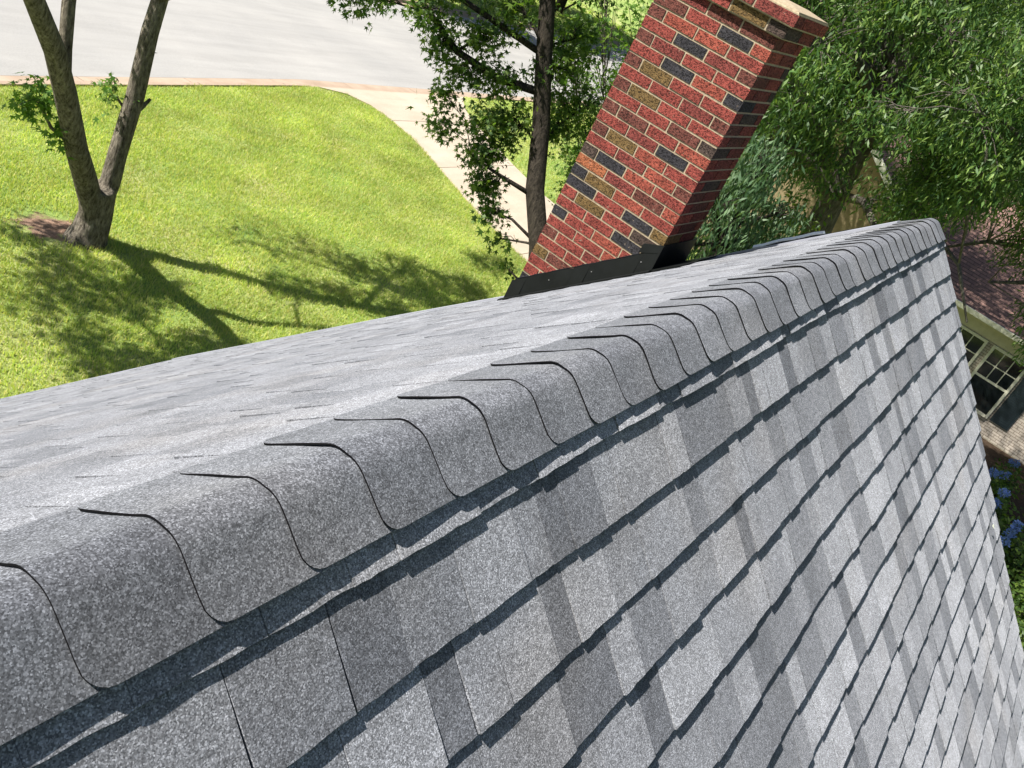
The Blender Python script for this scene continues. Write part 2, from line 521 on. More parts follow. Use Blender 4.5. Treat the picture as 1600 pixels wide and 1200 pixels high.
def build_slope(side, s0, xl):
    mb = MB()
    e = .143
    k = 0
    rnd = random.Random(11 + side)
    while True:
        sb = s0 + e * k
        if sb > SL + .01: break
        x = xl - rnd.uniform(0, .3)
        tooth = rnd.random() < .5
        wav = rnd.uniform(0, 6)
        seam = x + rnd.uniform(.3, 1)
        family = rnd.uniform(-.1, .1)
        while x < GX:
            if tooth:
                w = rnd.choice([.09, .12, .14, .16, .19, .22])
                t = .0114 if side < 0 else .0062; tone = rnd.choice([.95, .82, .7, .6, .5, .38, .9, .75])
            else:
                w = rnd.choice([.07, .09, .11, .14, .17])
                t = .0084 if side < 0 else .0044; tone = rnd.choice([.2, .3, .45, .6, .75, .28, .85])
            if side > 0: tone = .52 + .42 * (tone - .55)  # same shingles; sun haze at this low view is put into the tones
            tone = min(1, max(0, tone + family + rnd.uniform(-.06, .06)))
            x1 = min(x + w, GX + rnd.uniform(-.004, .006))
            if x1 - x < .01: break
            j = lambda xx: .0022 * math.sin(xx * 5 + wav) + rnd.uniform(-.0012, .0012)
            su = max(sb - e - .012, .1)
            if sb < .12: break
            ja, jb = j(x), j(x1)
            g = .0004
            xa, xb = x + g, x1 - g
            t += rnd.uniform(-.0008, .0012)
            hu = .0016
            nb = (6 if k < 10 else 3) if side < 0 else 1
            P = on_slope
            # trapezoid tabs: teeth a little narrower at the butt
            tp = rnd.uniform(.002, .008) if tooth else 0
            pts_b = []
            for q in range(nb + 1):
                f = q / nb
                xx = xa + tp * .5 + (xb - xa - tp) * f
                jj = ja + (jb - ja) * f + (rnd.uniform(-.0015, .0015) if 0 < q < nb else 0)
                pts_b.append((xx, sb + jj))
            for q in range(nb):
                (ba, sa_), (bb, sb_) = pts_b[q], pts_b[q + 1]
                fa, fb = q / nb, (q + 1) / nb
                ua, ub = xa + (xb - xa) * fa, xa + (xb - xa) * fb
                top = [P(side, ua, su, hu), P(side, ub, su, hu), P(side, bb, sb_, t), P(side, ba, sa_, t)]
                if side < 0: top = top[::-1]
                mb.face(top, 0, tone)
                bt = [P(side, ba, sa_, t), P(side, bb, sb_, t), P(side, bb, sb_, -.002), P(side, ba, sa_, -.002)]
                if side < 0: bt = bt[::-1]
                mb.face(bt, 1, tone)
            sa_, sb_ = pts_b[0][1], pts_b[-1][1]
            ba, bb = pts_b[0][0], pts_b[-1][0]
            mb.face([P(side, xa, su, hu), P(side, ba, sa_, t), P(side, ba, sa_, -.002), P(side, xa, su, -.002)], 0, tone * .8)
            mb.face([P(side, xb, su, hu), P(side, bb, sb_, t), P(side, bb, sb_, -.002), P(side, xb, su, -.002)], 0, tone * .8)
            x = x1
            tooth = not tooth if rnd.random() < .82 else tooth
            if x > seam: seam += 1.0; x += .0015
        k += 1
    # deck sheet beneath, so no gap shows through
    st = 16
    for i in range(st):
        a, b = XW + (GX - .012 - XW) * i / st, XW + (GX - .012 - XW) * (i + 1) / st
        for j in range(10):
            sa_, sb_ = max(.1, SL * j / 10), SL * (j + 1) / 10
            f = [on_slope(side, a, sa_, -.004), on_slope(side, b, sa_, -.004), on_slope(side, b, sb_, -.004), on_slope(side, a, sb_, -.004)]
            mb.face(f if side > 0 else f[::-1], 1)
    return mb
near = build_slope(-1, .1662, -1.8).build('roof_slope', [M['shingle'], M['cut']], house)
near['label'] = 'near roof slope of grey laminated shingles falling away to the lower right'
front = build_slope(1, .215, -3.2).build('roof_slope', [M['shingle'], M['cut']], house)
front['label'] = 'street side roof slope seen at a low angle, pale grey'

def ridge_cap(k):
    rnd = random.Random(500 + k)
    x0 = .425 + .1426 * k + rnd.uniform(-.003, .003)
    ln = .1426 + .035
    xe = min(x0 + ln, GX + .012)
    wn_ = .1286 + rnd.uniform(-.003, .003)
    wf = .18 + rnd.uniform(-.004, .004)
    r = .042
    th = .0028
    T = r * math.tan((PN + PF) / 2)
    cyc, czc = -T * CPN + r * SPN, RZ - T * SPN - r * CPN
    nu, nx = 34, 7
    def prof(u, h):
        """u runs across the ridge (negative = near slope), h = height off the shingles"""
        if u < -T: y, z, ny, nz = u * CPN, RZ + u * SPN, -SPN, CPN
        elif u > T: y, z, ny, nz = u * CP, RZ - u * SP, SP, CP
        else:
            th_ = -PN + (PN + PF) * (u + T) / (2 * T)
            ny, nz = math.sin(th_), math.cos(th_)
            y, z = cyc + r * ny, czc + r * nz
        return y + h * ny, z + h * nz
    rc = .03
    us = []
    for i in range(nu + 1):
        f = i / nu
        us.append(-wn_ + (wn_ + wf) * f)
    # refine the ends for the rounded corners
    us = sorted(set([-wn_ + rc * (1 - math.cos(a)) for a in (0.0, .35, .7, 1.0, 1.3)] + [u for u in us if u > -wn_ + rc and u < wf - rc] +
                    [wf - rc * (1 - math.cos(a)) for a in (0.0, .35, .7, 1.0, 1.3)]))
    mb = MB()
    top, bot = [], []
    tone = rnd.uniform(.3, .8)
    lift = .0125 + rnd.uniform(-.0012, .002)
    skew = rnd.uniform(-.004, .004)
    for i in range(nx + 1):
        f = i / nx
        rt, rb = [], []
        for u in us:
            d = max(0, rc - (u + wn_), rc - (wf - u))
            xs = x0 + (rc - math.sqrt(max(0, rc * rc - d * d)))
            x = xs + skew * (u / .15) + (xe - xs) * f
            g = min(1.0, (x - x0) / ln)
            hb = -.007 + .0055 * (1 - g)
            if u < 0:
                ha = .0135 + .0045 * (1 - g)
                h = hb + (ha - hb) * (-u / wn_)
            else:
                ha = .0086 + .0038 * (1 - g)
                h = hb + (ha - hb) * (u / wf)
            h += .0006 * math.sin(u * 40 + k * 1.7) + .0012 * math.sin(k * 2.9) * (1 - g)
            bl = min(1, max(0, (u + .05) / .1))
            h += sag(x, .12) * (1 - bl) + sag(x + 3, .14) * bl
            y, z = prof(u, h); rt.append((x, y, z))
            y, z = prof(u, h - th); rb.append((x, y, z))
        top.append(rt); bot.append(rb)
    m = len(us)
    for i in range(nx):
        for j in range(m - 1):
            mb.face([top[i][j], top[i + 1][j], top[i + 1][j + 1], top[i][j + 1]], 0, tone)
            mb.face([bot[i][j + 1], bot[i + 1][j + 1], bot[i + 1][j], bot[i][j]], 1, tone)
        mb.face([top[i][0], bot[i][0], bot[i + 1][0], top[i + 1][0]], 1, tone)
        mb.face([top[i + 1][-1], bot[i + 1][-1], bot[i][-1], top[i][-1]], 1, tone)
    for j in range(m - 1):
        mb.face([top[0][j + 1], bot[0][j + 1], bot[0][j], top[0][j]], 1, tone)
        mb.face([top[-1][j], bot[-1][j], bot[-1][j + 1], top[-1][j + 1]], 1 if k < 34 else 0, tone)
    o = mb.build('ridge_cap_shingle', [M['cap'], M['cut']], house)
    # weld so that smooth shading follows the bend
    import bmesh
    bm = bmesh.new(); bm.from_mesh(o.data)
    bmesh.ops.remove_doubles(bm, verts=bm.verts, dist=1e-5)
    for f in bm.faces: f.smooth = True
    for e_ in bm.edges:
        if len(e_.link_faces) == 2 and (e_.link_faces[0].material_index != e_.link_faces[1].material_index or e_.calc_face_angle(0) > .9):
            e_.smooth = False
    bm.to_mesh(o.data); bm.free()
    o['group'] = 'overlapping ridge cap shingles along the roof ridge'
    return o
for k in range(-9, 35):
    ridge_cap(k)

# eave gutter on the street side, rake trims, underlay lip
def house_trim():
    y, z = SL * CP, RZ - SL * SP
    mb = MB()
    x0, x1 = -4.9, GX + .03
    prof = [(y - .03, z - .07), (y - .03, z - .17), (y + .04, z - .17), (y + .06, z - .11), (y + .066, z - .052), (y + .052, z - .052),
            (y + .048, z - .105), (y + .035, z - .16), (y - .02, z - .16), (y - .02, z - .07)]
    n = len(prof)
    for i in range(n):
        a, b = prof[i], prof[(i + 1) % n]
        mb.face([(x0, *a), (x0, *b), (x1, *b), (x1, *a)])
    mb.face([(x1, *p) for p in (prof[1], prof[2], prof[3], prof[4], prof[5], prof[9])])
    mb.build('gutter', M['eave_metal'], house)
    # rake trim on both slopes: folded metal drip edge
    for side in (1, -1):
        mb = MB()
        N = 13
        for i in range(N):
            a, b = SL * i / N + (.19 if i == 0 else 0), SL * (i + 1) / N
            gx = GX + .004
            out = gx + (.036 if side > 0 else .003)
            for (xa, xb, h0, h1) in ((gx - .05, out, -.006, .014 if side > 0 else -.005), (out - .012, out, -.12, -.006)):
                c = [on_slope(side, xa, a, h0), on_slope(side, xb, a, h0), on_slope(side, xb, b, h0), on_slope(side, xa, b, h0),
                     on_slope(side, xa, a, h1), on_slope(side, xb, a, h1), on_slope(side, xb, b, h1), on_slope(side, xa, b, h1)]
                if h1 - h0 < .02 and xa < GX - .02 and side > 0:
                    c = [(max(p[0], GX + .016), p[1], p[2]) if p[0] < GX else p for p in c]
                mb.hexa(c)
        mb.build('rake_trim', M['eave_metal'], house)
    # curled strip of underlay standing proud of the rake uphill of the chimney
    mb = MB(); mc = MB()
    rnd = random.Random(3)
    pts = [.42 + .06 * i for i in range(11)]
    for a, b in zip(pts[:-1], pts[1:]):
        ha, hb = [.008 + .009 * math.sin((s - .38) / .72 * math.pi) + .003 * math.sin(s * 31) for s in (a, b)]
        x0, x1 = GX + .024, GX + .05
        c = [on_slope(1, x0, a, -.03), on_slope(1, x1, a, -.03), on_slope(1, x1, b, -.03), on_slope(1, x0, b, -.03),
             on_slope(1, x0, a, ha), on_slope(1, x1, a, ha + .004), on_slope(1, x1, b, hb + .004), on_slope(1, x0, b, hb)]
        mb.hexa(c)
        if .55 < a < 1.0:
            c = [on_slope(1, x1 + .002, a, -.03), on_slope(1, x1 + .03, a, -.03), on_slope(1, x1 + .03, b, -.03), on_slope(1, x1 + .002, b, -.03),
                 on_slope(1, x1 + .002, a, ha + .009), on_slope(1, x1 + .03, a, ha + .02), on_slope(1, x1 + .03, b, hb + .02), on_slope(1, x1 + .002, b, hb + .009)]
            mc.hexa(c)
    mb.build('underlay_strip', M['felt'], house)
    mc.build('bent_drip_edge', M['white_trim'], house)
    # walls
    wy = 4.25
    mb = MB()
    zt = RZ - wy / CPN * SPN - .02
    for (x0, x1, y0, y1) in ((-4.7, 5.05, wy - .1, wy), (-4.7, 5.05, -wy, -wy + .1)):
        mb.box(x0, x1, y0, y1, -.3, zt - .0)
    for x0 in (-4.7, 4.95):
        x1 = x0 + .1
        pr = [(-wy + .1, -.1), (wy - .1, -.1), (wy - .1, zt), (0, RZ - .12), (-wy + .1, zt)]
        mb.face([(x0, *p) for p in reversed(pr)]); mb.face([(x1, *p) for p in pr])
    mb.build('wall', M['taupe'], house)
    mb = MB()
    for side in (1, -1):
        a, b = wy / CP, SL - .02
        c = [on_slope(side, -4.9, a, -.14), on_slope(side, GX - .02, a, -.14), on_slope(side, GX - .02, b, -.14), on_slope(side, -4.9, b, -.14),
             on_slope(side, -4.9, a, -.02), on_slope(side, GX - .02, a, -.02), on_slope(side, GX - .02, b, -.02), on_slope(side, -4.9, b, -.02)]
        mb.hexa(c)
        c = [on_slope(side, 5.07, .1, -.14), on_slope(side, GX - .02, .1, -.14), on_slope(side, GX - .02, a - .01, -.14), on_slope(side, 5.07, a - .01, -.14),
             on_slope(side, 5.07, .1, -.02), on_slope(side, GX - .02, .1, -.02), on_slope(side, GX - .02, a - .01, -.02), on_slope(side, 5.07, a - .01, -.02)]
        mb.hexa(c)
    mb.build('soffit', M['soffit'], house)
house_trim()

# ------------------------------------------------------------------ chimney
CX, CY, CW, CD = 4.8762, 1.0737, .7087, .448
CZ0 = 7.3521
def chimney():
    ch = .0677; mj = .0115
    mort = MB(); br = MB()
    # colour codes -> tone in the palette
    T = {'r': .02, 'd': .17, 'o': .32, 'b': .47, 'g': .62, 'y': .72, 'c': .82, 'k': .93}
    rows = {0: 'droghead', }
    pat = {0: ('b', 'r', 'g', 'o'), 1: ('b', 'o', 'o', 'r'), 2: ('r', 'g', 'd', 'b'), 3: ('b', 'd', 'r', 'r'), 4: ('r', 'g', 'o', 'g'),
           5: ('b', 'y', 'r', 'r'), 6: ('r', 'r', 'd', 'b'), 7: ('b', 'y', 'r', 'r'), 8: ('r', 'r', 'b', 'k'), 9: ('b', 'b', 'r', 'o'),
           10: ('r', 'd', 'g', 'r'), 11: ('b', 'y', 'o', 'r'), 12: ('r', 'd', 'o', 'b'), 13: ('k', 'g', 'o', 'r'), 14: ('c', 'd', 'b', 'o'),
           15: ('g', 'y', 'o', 'r'), 16: ('g', 'r', 'g', 'y'), 17: ('r', 'y', 'r', 'k'), 18: ('r', 'r', 'g', 'y'), 19: ('g', 'r', 'o', 'r'),
           20: ('r', 'r', 'o', 'r'), 21: ('b', 'r', 'd', 'g'), 22: ('r', 'r', 'd', 'r'), 23: ('y', 'b', 'r', 'r'), 24: ('r', 'd', 'b', 'r'),
           -1: ('k', 'd', 'b', 'b'), -2: ('g', 'r', 'y', 'k'), -3: ('d', 'b', 'd', 'd')}
    rnd = random.Random(5)
    stf, hd = .2032, .098
    zt_all = CZ0 + 3 * ch
    zbot = 0.0
    nrow = int((CZ0 - 4.9) / ch)
    def brick(axis, a0, a1, z0, z1, p, tone, x0, x1, y0, y1):
        """axis: which face; slightly irregular proud block"""
        jt = lambda: rnd.uniform(-.0012, .0012)
        d = .0022 + rnd.uniform(0, .0016)
        if axis == '-x':
            c = [(x0 - d - jt(), a1 + jt(), z0 + jt()), (x0 - d + jt(), a0 + jt(), z0 + jt()), (x0 + .03, a0, z0), (x0 + .03, a1, z0),
                 (x0 - d + jt(), a1 + jt(), z1 + jt()), (x0 - d + jt(), a0 + jt(), z1 + jt()), (x0 + .03, a0, z1), (x0 + .03, a1, z1)]
        elif axis == '+x':
            c = [(x1 + d, a0, z0), (x1 + d, a1, z0), (x1 - .03, a1, z0), (x1 - .03, a0, z0),
                 (x1 + d, a0, z1), (x1 + d, a1, z1), (x1 - .03, a1, z1), (x1 - .03, a0, z1)]
        elif axis == '-y':
            c = [(a0 + jt(), y0 - d, z0 + jt()), (a1 + jt(), y0 - d, z0), (a1, y0 + .03, z0), (a0, y0 + .03, z0),
                 (a0 + jt(), y0 - d, z1 + jt()), (a1 + jt(), y0 - d, z1), (a1, y0 + .03, z1), (a0, y0 + .03, z1)]
        else:
            c = [(a1, y1 + d, z0), (a0, y1 + d, z0), (a0, y1 - .03, z0), (a1, y1 - .03, z0),
                 (a1, y1 + d, z1), (a0, y1 + d, z1), (a0, y1 - .03, z1), (a1, y1 - .03, z1)]
        br.hexa(c, 0, tone)
    for i in range(-3, nrow):
        zc1 = CZ0 - ch * i; zc0 = zc1 - ch
        p = {-3: .054, -2: .03}.get(i, 0)
        x0, x1, y0, y1 = CX - p, CX + CD + p, CY - p, CY + CW + p
        mort.box(x0 + .001, x1 - .001, y0 + .001, y1 - .001, zc0 + .0003, zc1 - .0003)
        z0, z1 = zc0 + mj / 2, zc1 - mj / 2
        codes = pat.get(i, tuple(rnd.choice('rrrrdoobgyk') for _ in range(4)))
        # lit face, listed from the street end (far left) to the ridge end
        L = y1 - y0
        even = (i % 2 == 0)
        wids = [stf, stf, stf, hd] if even else [hd, stf, stf, stf]
        sc = L / sum(wids)
        y = y1
        for w, cde in zip(wids, codes):
            w *= sc
            a1, a0 = y - mj / 2, y - w + mj / 2
            if y == y1: a1 = y1 + .003
            if y - w < y0 + .01: a0 = y0 - .004
            brick('-x', a0, a1, z0, z1, p, T[cde] + rnd.uniform(-.01, .01), x0, x1, y0, y1)
            y -= w
        last = codes[-1]
        # ridge side face
        D = x1 - x0
        wids = [stf, stf * .92, .03] if even else [hd, stf, hd * .8]
        wids = [w * D / sum(wids) for w in wids]
        x = x0
        for q, w in enumerate(wids):
            a0, a1 = x + (mj / 2 if q else .004), x + w - mj / 2
            cde = last if q == 0 else rnd.choice('rrddbok' if i % 4 else 'ddbkg')
            if a1 - a0 > .015:
                brick('-y', a0, a1, z0, z1, p, T[cde], x0, x1, y0, y1)
                brick('+y', a0, a1, z0, z1, p, T[rnd.choice('rrddbogy')], x0, x1, y0, y1)
            x += w
        y = y0
        for w in ([stf, stf, stf, hd] if even else [hd, stf, stf, stf]):
            w *= sc
            brick('+x', y + mj / 2, y + w - mj / 2, z0, z1, p, T[rnd.choice('rrddbogy')], x0, x1, y0, y1)
            y += w
    # shaft below the last modelled course
    zlow = CZ0 - ch * nrow
    mort.box(CX + .004, CX + CD - .004, CY + .004, CY + CW - .004, -.1, zlow - .001)
    base = mort
    o = br.build('chimney', [M['brick'], M['mortar']], house)
    # join mortar faces into the same mesh
    me = o.data
    import bmesh
    bm = bmesh.new(); bm.from_mesh(me)
    lay = bm.faces.layers.float.get('tone') if 'tone' in bm.faces.layers.float.keys() else None
    vs = [bm.verts.new(v) for v in mort.v]
    bm.verts.ensure_lookup_table()
    for f in mort.f:
        nf = bm.faces.new([vs[i] for i in f]); nf.material_index = 1
    bm.to_mesh(me); bm.free()
    o['label'] = 'red brick chimney with scattered dark and olive bricks'
    # crown of mortar
    mb = MB()
    p = .048
    zc = CZ0 + 3 * ch
    x0, x1, y0, y1 = CX - p, CX + CD + p, CY - p, CY + CW + p
    q = .1
    N = 9
    mb.hexa([(x0, y0, zc), (x1, y0, zc), (x1, y1, zc), (x0, y1, zc),
             (x0 + .004, y0 + .004, zc + .009), (x1 - .004, y0 + .004, zc + .009), (x1 - .004, y1 - .004, zc + .009), (x0 + .004, y1 - .004, zc + .009)])
    mb.hexa([(x0 + .006, y0 + .006, zc + .0092), (x1 - .006, y0 + .006, zc + .0092), (x1 - .006, y1 - .006, zc + .0092), (x0 + .006, y1 - .006, zc + .0092),
             (x0 + q, y0 + q, zc + .024), (x1 - q, y0 + q, zc + .024), (x1 - q, y1 - q, zc + .024), (x0 + q, y1 - q, zc + .024)])
    mb.build('chimney_crown', M['mortar'], o)
    # flashing: side apron, folded corner, uphill pan
    mb = MB()
    def zr(y, h=0): return RZ - y * SP / CP + h / CP
    xo = CX - .016
    ya, yb = CY - .012, CY + CW + .035
    hh = .155
    # upright side sheet (parallelogram following the slope)
    n = 9
    for i in range(n):
        u0, u1 = ya + (yb - ya) * i / n, ya + (yb - ya) * (i + 1) / n
        h0 = hh + .003 * math.sin(i * 2.1); h1 = hh + .003 * math.sin((i + 1) * 2.1)
        c0, c1 = zr(u0), zr(u1)
        bx = .003 * math.sin(i * 1.7)
        mb.hexa([(xo - bx, u1, c1 + .001), (xo - bx, u0, c0 + .001), (CX + .001, u0, c0 + .001), (CX + .001, u1, c1 + .001),
                 (xo, u1, c1 + h1), (xo, u0, c0 + h0), (CX - .004, u0, c0 + h0), (CX - .004, u1, c1 + h1)])
    # toe turned out on the shingles
    mb.hexa([(xo - .028, yb + .02, zr(yb + .02) + .010), (xo - .028, ya, zr(ya) + .010), (xo, ya, zr(ya) + .010), (xo, yb + .02, zr(yb + .02) + .010),
             (xo - .028, yb + .02, zr(yb + .02) + .019), (xo - .028, ya, zr(ya) + .019), (xo, ya, zr(ya) + .025), (xo, yb + .02, zr(yb + .02) + .025)])
    # uphill face sheet and pan behind
    zt = zr(CY) + hh + .035
    mb.hexa([(xo - .002, CY - .018, zr(CY) - .02), (CX + CD + .03, CY - .018, zr(CY) - .02), (CX + CD + .03, CY - .004, zr(CY) - .02), (xo - .002, CY - .004, zr(CY) - .02),
             (xo - .002, CY - .014, zt), (CX + CD + .03, CY - .014, zt), (CX + CD + .03, CY - .008, zt), (xo - .002, CY - .008, zt)])
    mb.hexa([(xo - .002, CY - .007, zt - .05), (CX - .0085, CY - .007, zt - .05), (CX - .0085, CY + .10, zt - .11), (xo - .002, CY + .10, zt - .11),
             (xo - .002, CY - .007, zt), (CX - .0085, CY - .007, zt), (CX - .0085, CY + .10, zt - .05), (xo - .002, CY + .10, zt - .05)])
    yu = CY - .17
    mb.hexa([(xo, yu, zr(yu) + .010), (CX + CD + .05, yu, zr(yu) + .010), (CX + CD + .05, CY - .019, zr(CY - .019) + .010), (xo, CY - .019, zr(CY - .019) + .010),
             (xo, yu, zr(yu) + .018), (CX + CD + .05, yu, zr(yu) + .018), (CX + CD + .05, CY - .019, zr(CY - .019) + .024), (xo, CY - .019, zr(CY - .019) + .024)])
    # downhill apron
    yd = CY + CW + .012
    mb.hexa([(xo, yd, zr(yd) - .03), (CX + CD, yd, zr(yd) - .03), (CX + CD, yd + .016, zr(yd) - .04), (xo, yd + .016, zr(yd) - .04),
             (xo, yd, zr(yd) + hh), (CX + CD, yd, zr(yd) + hh), (CX + CD, yd + .006, zr(yd) + hh), (xo, yd + .006, zr(yd) + hh)])
    fl = mb.build('flashing', M['black_metal'], o)
    sb = MB()
    pts, rd = [], []
    for i in range(24):
        y = ya + (yb - .03 - ya) * i / 23
        pts.append((xo + .006, y, zr(y) + hh + .003 + .0015 * math.sin(i * 2.3))); rd.append(.0045 + .0015 * math.sin(i * 1.7))
    sb.tube(pts, rd, 6)
    sb.build('sealant_bead', M['felt'], fl)
    for y in (CY + .06, CY + .3, CY + .52):
        nb_ = MB(); zz = zr(y) + hh * .62
        nb_.tube([(xo - .001, y, zz), (xo - .003, y, zz)], [.0035, .003], 8)
        nb_.build('nail_head', M['galv'], fl)
    # nail heads
    return o
chimney()

# ------------------------------------------------------------------ leaves and trees
def rotmats(n, tilt, down=None, az=None):
    """random frames: columns = leaf axis (tip), side, normal"""
    az = rng.uniform(0, 2 * np.pi, n) if az is None else az
    dn = rng.normal(tilt[0], tilt[1], n) if down is None else down
    ax = np.stack([np.cos(az) * np.cos(dn), np.sin(az) * np.cos(dn), -np.sin(dn)], -1)
    roll = rng.normal(0, tilt[2], n)
    up = np.tile(np.array([0, 0, 1.]), (n, 1))
    sd = np.cross(up, ax); sd /= np.linalg.norm(sd, axis=1, keepdims=True) + 1e-9
    nm = np.cross(ax, sd)
    s2 = sd * np.cos(roll)[:, None] + nm * np.sin(roll)[:, None]
    n2 = np.cross(ax, s2)
    return ax, s2, n2
def maple_tpl():
    tips = [(0, 1.0), (48, .82), (108, .5)]
    out = []
    ang = []
    pts = [(-150, .22), (-108, .52), (-80, .26), (-48, .85), (-24, .34), (0, 1.05), (24, .34), (48, .85), (80, .26), (108, .52), (150, .22)]
    v = [(0.0, 0.0, 0.0)]
    for a, r in pts:
        a = math.radians(a)
        v.append((r * math.cos(a) + 0.0, r * math.sin(a), -.14 * r * r))
    f = [(0, i, i + 1) for i in range(1, len(pts))] + [(0, len(pts), 1)]
    return np.array(v) * .55 + np.array([.25, 0, 0]), np.array(f)
MAPLE = maple_tpl()
NARROW = (np.array([(0, 0, 0), (.5, .115, -.02), (.5, -.115, -.02), (1.0, 0, -.12), ]), np.array([(0, 2, 1), (1, 2, 3)]))
OVAL = (np.array([(0, 0, 0), (.45, .27, .03), (.45, -.27, .03), (1.0, 0, -.08), ]), np.array([(0, 2, 1), (1, 2, 3)]))

def leaves(C, size, tpl, tilt, az=None):
    n = len(C)
    ax, sd, nm = rotmats(n, tilt, az=az)
    s = size * np.clip(rng.normal(1, .28, n), .35, 1.6)
    V, F = tpl
    W = C[:, None, :] + s[:, None, None] * (V[None, :, 0:1] * ax[:, None, :] + V[None, :, 1:2] * sd[:, None, :] + V[None, :, 2:3] * nm[:, None, :])
    m = len(V)
    FF = F[None] + (np.arange(n) * m)[:, None, None]
    return W.reshape(-1, 3), FF.reshape(-1, 3)

def clump_points(center, rad, n_tw, per, spread, droop=0.0):
    """twig tips inside an ellipsoid, denser to the outside, leaves around each tip"""
    c = np.array(center); rad = np.array(rad) if np.ndim(rad) else np.array([rad] * 3)
    d = rng.normal(size=(n_tw, 3)); d /= np.linalg.norm(d, axis=1, keepdims=True)
    r = rng.uniform(.15, 1, n_tw) ** .55
    T = c + d * rad * r[:, None]
    P = np.repeat(T, per, 0) + rng.normal(0, spread, (n_tw * per, 3))
    if droop: P[:, 2] -= np.abs(rng.normal(0, droop, len(P)))
    return T, P

def make_tree(name, label, cat, base, trunks, clumps, leafmat, barkmat, size, tpl, tilt, per=7, spread=.09, droop=0.0,
              group=None, twig=True, extra_limbs=(), density=1.0, crown_name='crown', twig_frac=.35, fuse=0):
    root = thing(name, base, label, cat, group)
    mb = MB(); tm = MB()
    alltr = []
    for pts, rad, nseg in trunks:
        tm.tube(pts, rad, nseg, rough=.10)
        for p, r in zip(pts, rad): alltr.append((Vector(p), r))
    for pts, rad in extra_limbs:
        mb.tube(pts, rad, 7, rough=.1)
        for p, r in zip(pts, rad): alltr.append((Vector(p), r))
    P_all = []
    for c, rad, n in clumps:
        T, P = clump_points(c, rad, int(n * density), per, spread, droop)
        P_all.append(P)
        cv = Vector(c)
        if twig:
            # limb from the nearest trunk point that lies below, to the clump
            best = min(alltr, key=lambda q: (q[0] - cv).length + max(0, q[0].z - cv.z) * 1.5)
            a = best[0]; mid = (a + cv) * .5 + Vector((random.uniform(-.15, .15), random.uniform(-.15, .15), random.uniform(-.05, .2)))
            r0 = min(best[1] * .55, .018 + .02 * (a - cv).length)
            mb.tube([a, mid, cv], [r0, r0 * .7, r0 * .35], 6, rough=.1)
            for t_ in T[rng.uniform(size=len(T)) < twig_frac]:
                tv = Vector(t_)
                a2 = mid.lerp(cv, random.uniform(.3, 1))
                m2 = (a2 + tv) * .5 + Vector((0, 0, .05))
                mb.tube([a2, m2, tv], [.008, .006, .003], 4, cap=False)
    to = tm.build('trunk', barkmat, root, smooth=True)
    if fuse:
        md = to.modifiers.new('fuse', 'REMESH'); md.mode = 'VOXEL'; md.voxel_size = fuse; md.use_smooth_shade = True
        sm = to.modifiers.new('soften', 'SMOOTH'); sm.factor = .5; sm.iterations = 6
    if mb.v: mb.build('branches', barkmat, root, smooth=True)
    C = np.concatenate(P_all)
    V, F = leaves(C, size, tpl, tilt)
    np_mesh(crown_name, V, F, leafmat, root)
    return root

V3 = lambda *a: tuple(a)
# --- forked tree on the lawn
A_tr = [([(8.33, 10.52, -.1), (8.36, 10.5, .12), (8.38, 10.48, .45), (8.33, 10.45, .95)], [.36, .28, .245, .235], 14),
        ([(8.36, 10.49, .1), (8.22, 10.44, .7), (7.98, 10.35, 1.15), (7.6, 10.15, 1.75), (7.15, 9.98, 2.65), (6.78, 9.8, 3.3), (6.15, 9.5, 4.1), (5.6, 9.3, 5.2), (5.2, 9.3, 6.4)],
         [.16, .18, .172, .158, .148, .138, .12, .1, .05], 12),
        ([(8.38, 10.49, .1), (8.44, 10.47, .7), (8.50, 10.47, 1.05), (8.52, 10.47, 1.5), (8.62, 10.5, 2.4), (8.62, 10.5, 3.4), (8.75, 10.55, 4.5), (8.9, 10.8, 5.8), (9.0, 11.0, 7.0)],
         [.16, .165, .152, .145, .138, .128, .105, .08, .04], 12)]
A_lim = [([(7.1, 9.96, 2.72), (7.12, 10.1, 3.2), (7.05, 10.1, 3.8), (7.2, 10.4, 4.8), (7.4, 10.6, 6.0)], [.1, .09, .085, .06, .03]),
         ([(8.6, 10.5, 2.1), (8.74, 10.46, 2.28), (8.84, 10.44, 2.42)], [.05, .04, .02]),
         ([(8.62, 10.5, 3.9), (9.4, 10.0, 4.6), (10.3, 9.6, 5.2), (11.2, 9.3, 5.6)], [.08, .06, .045, .02]),
         ([(8.8, 10.6, 4.9), (9.6, 11.4, 5.4), (10.4, 12.1, 5.9)], [.07, .05, .02]),
         ([(6.3, 9.6, 3.95), (5.6, 10.3, 4.6), (4.6, 11.0, 5.0)], [.08, .05, .03]),
         ([(5.9, 9.45, 4.6), (5.0, 9.1, 5.0), (4.0, 9.0, 5.5)], [.07, .05, .02])]
A_cl = [((7.05, 10.38, 2.38), (.32, .2, .24), 48), ((7.32, 10.2, 1.98), (.12, .1, .22), 14), ((8.38, 10.75, 2.35), (.1, .1, .25), 14)]
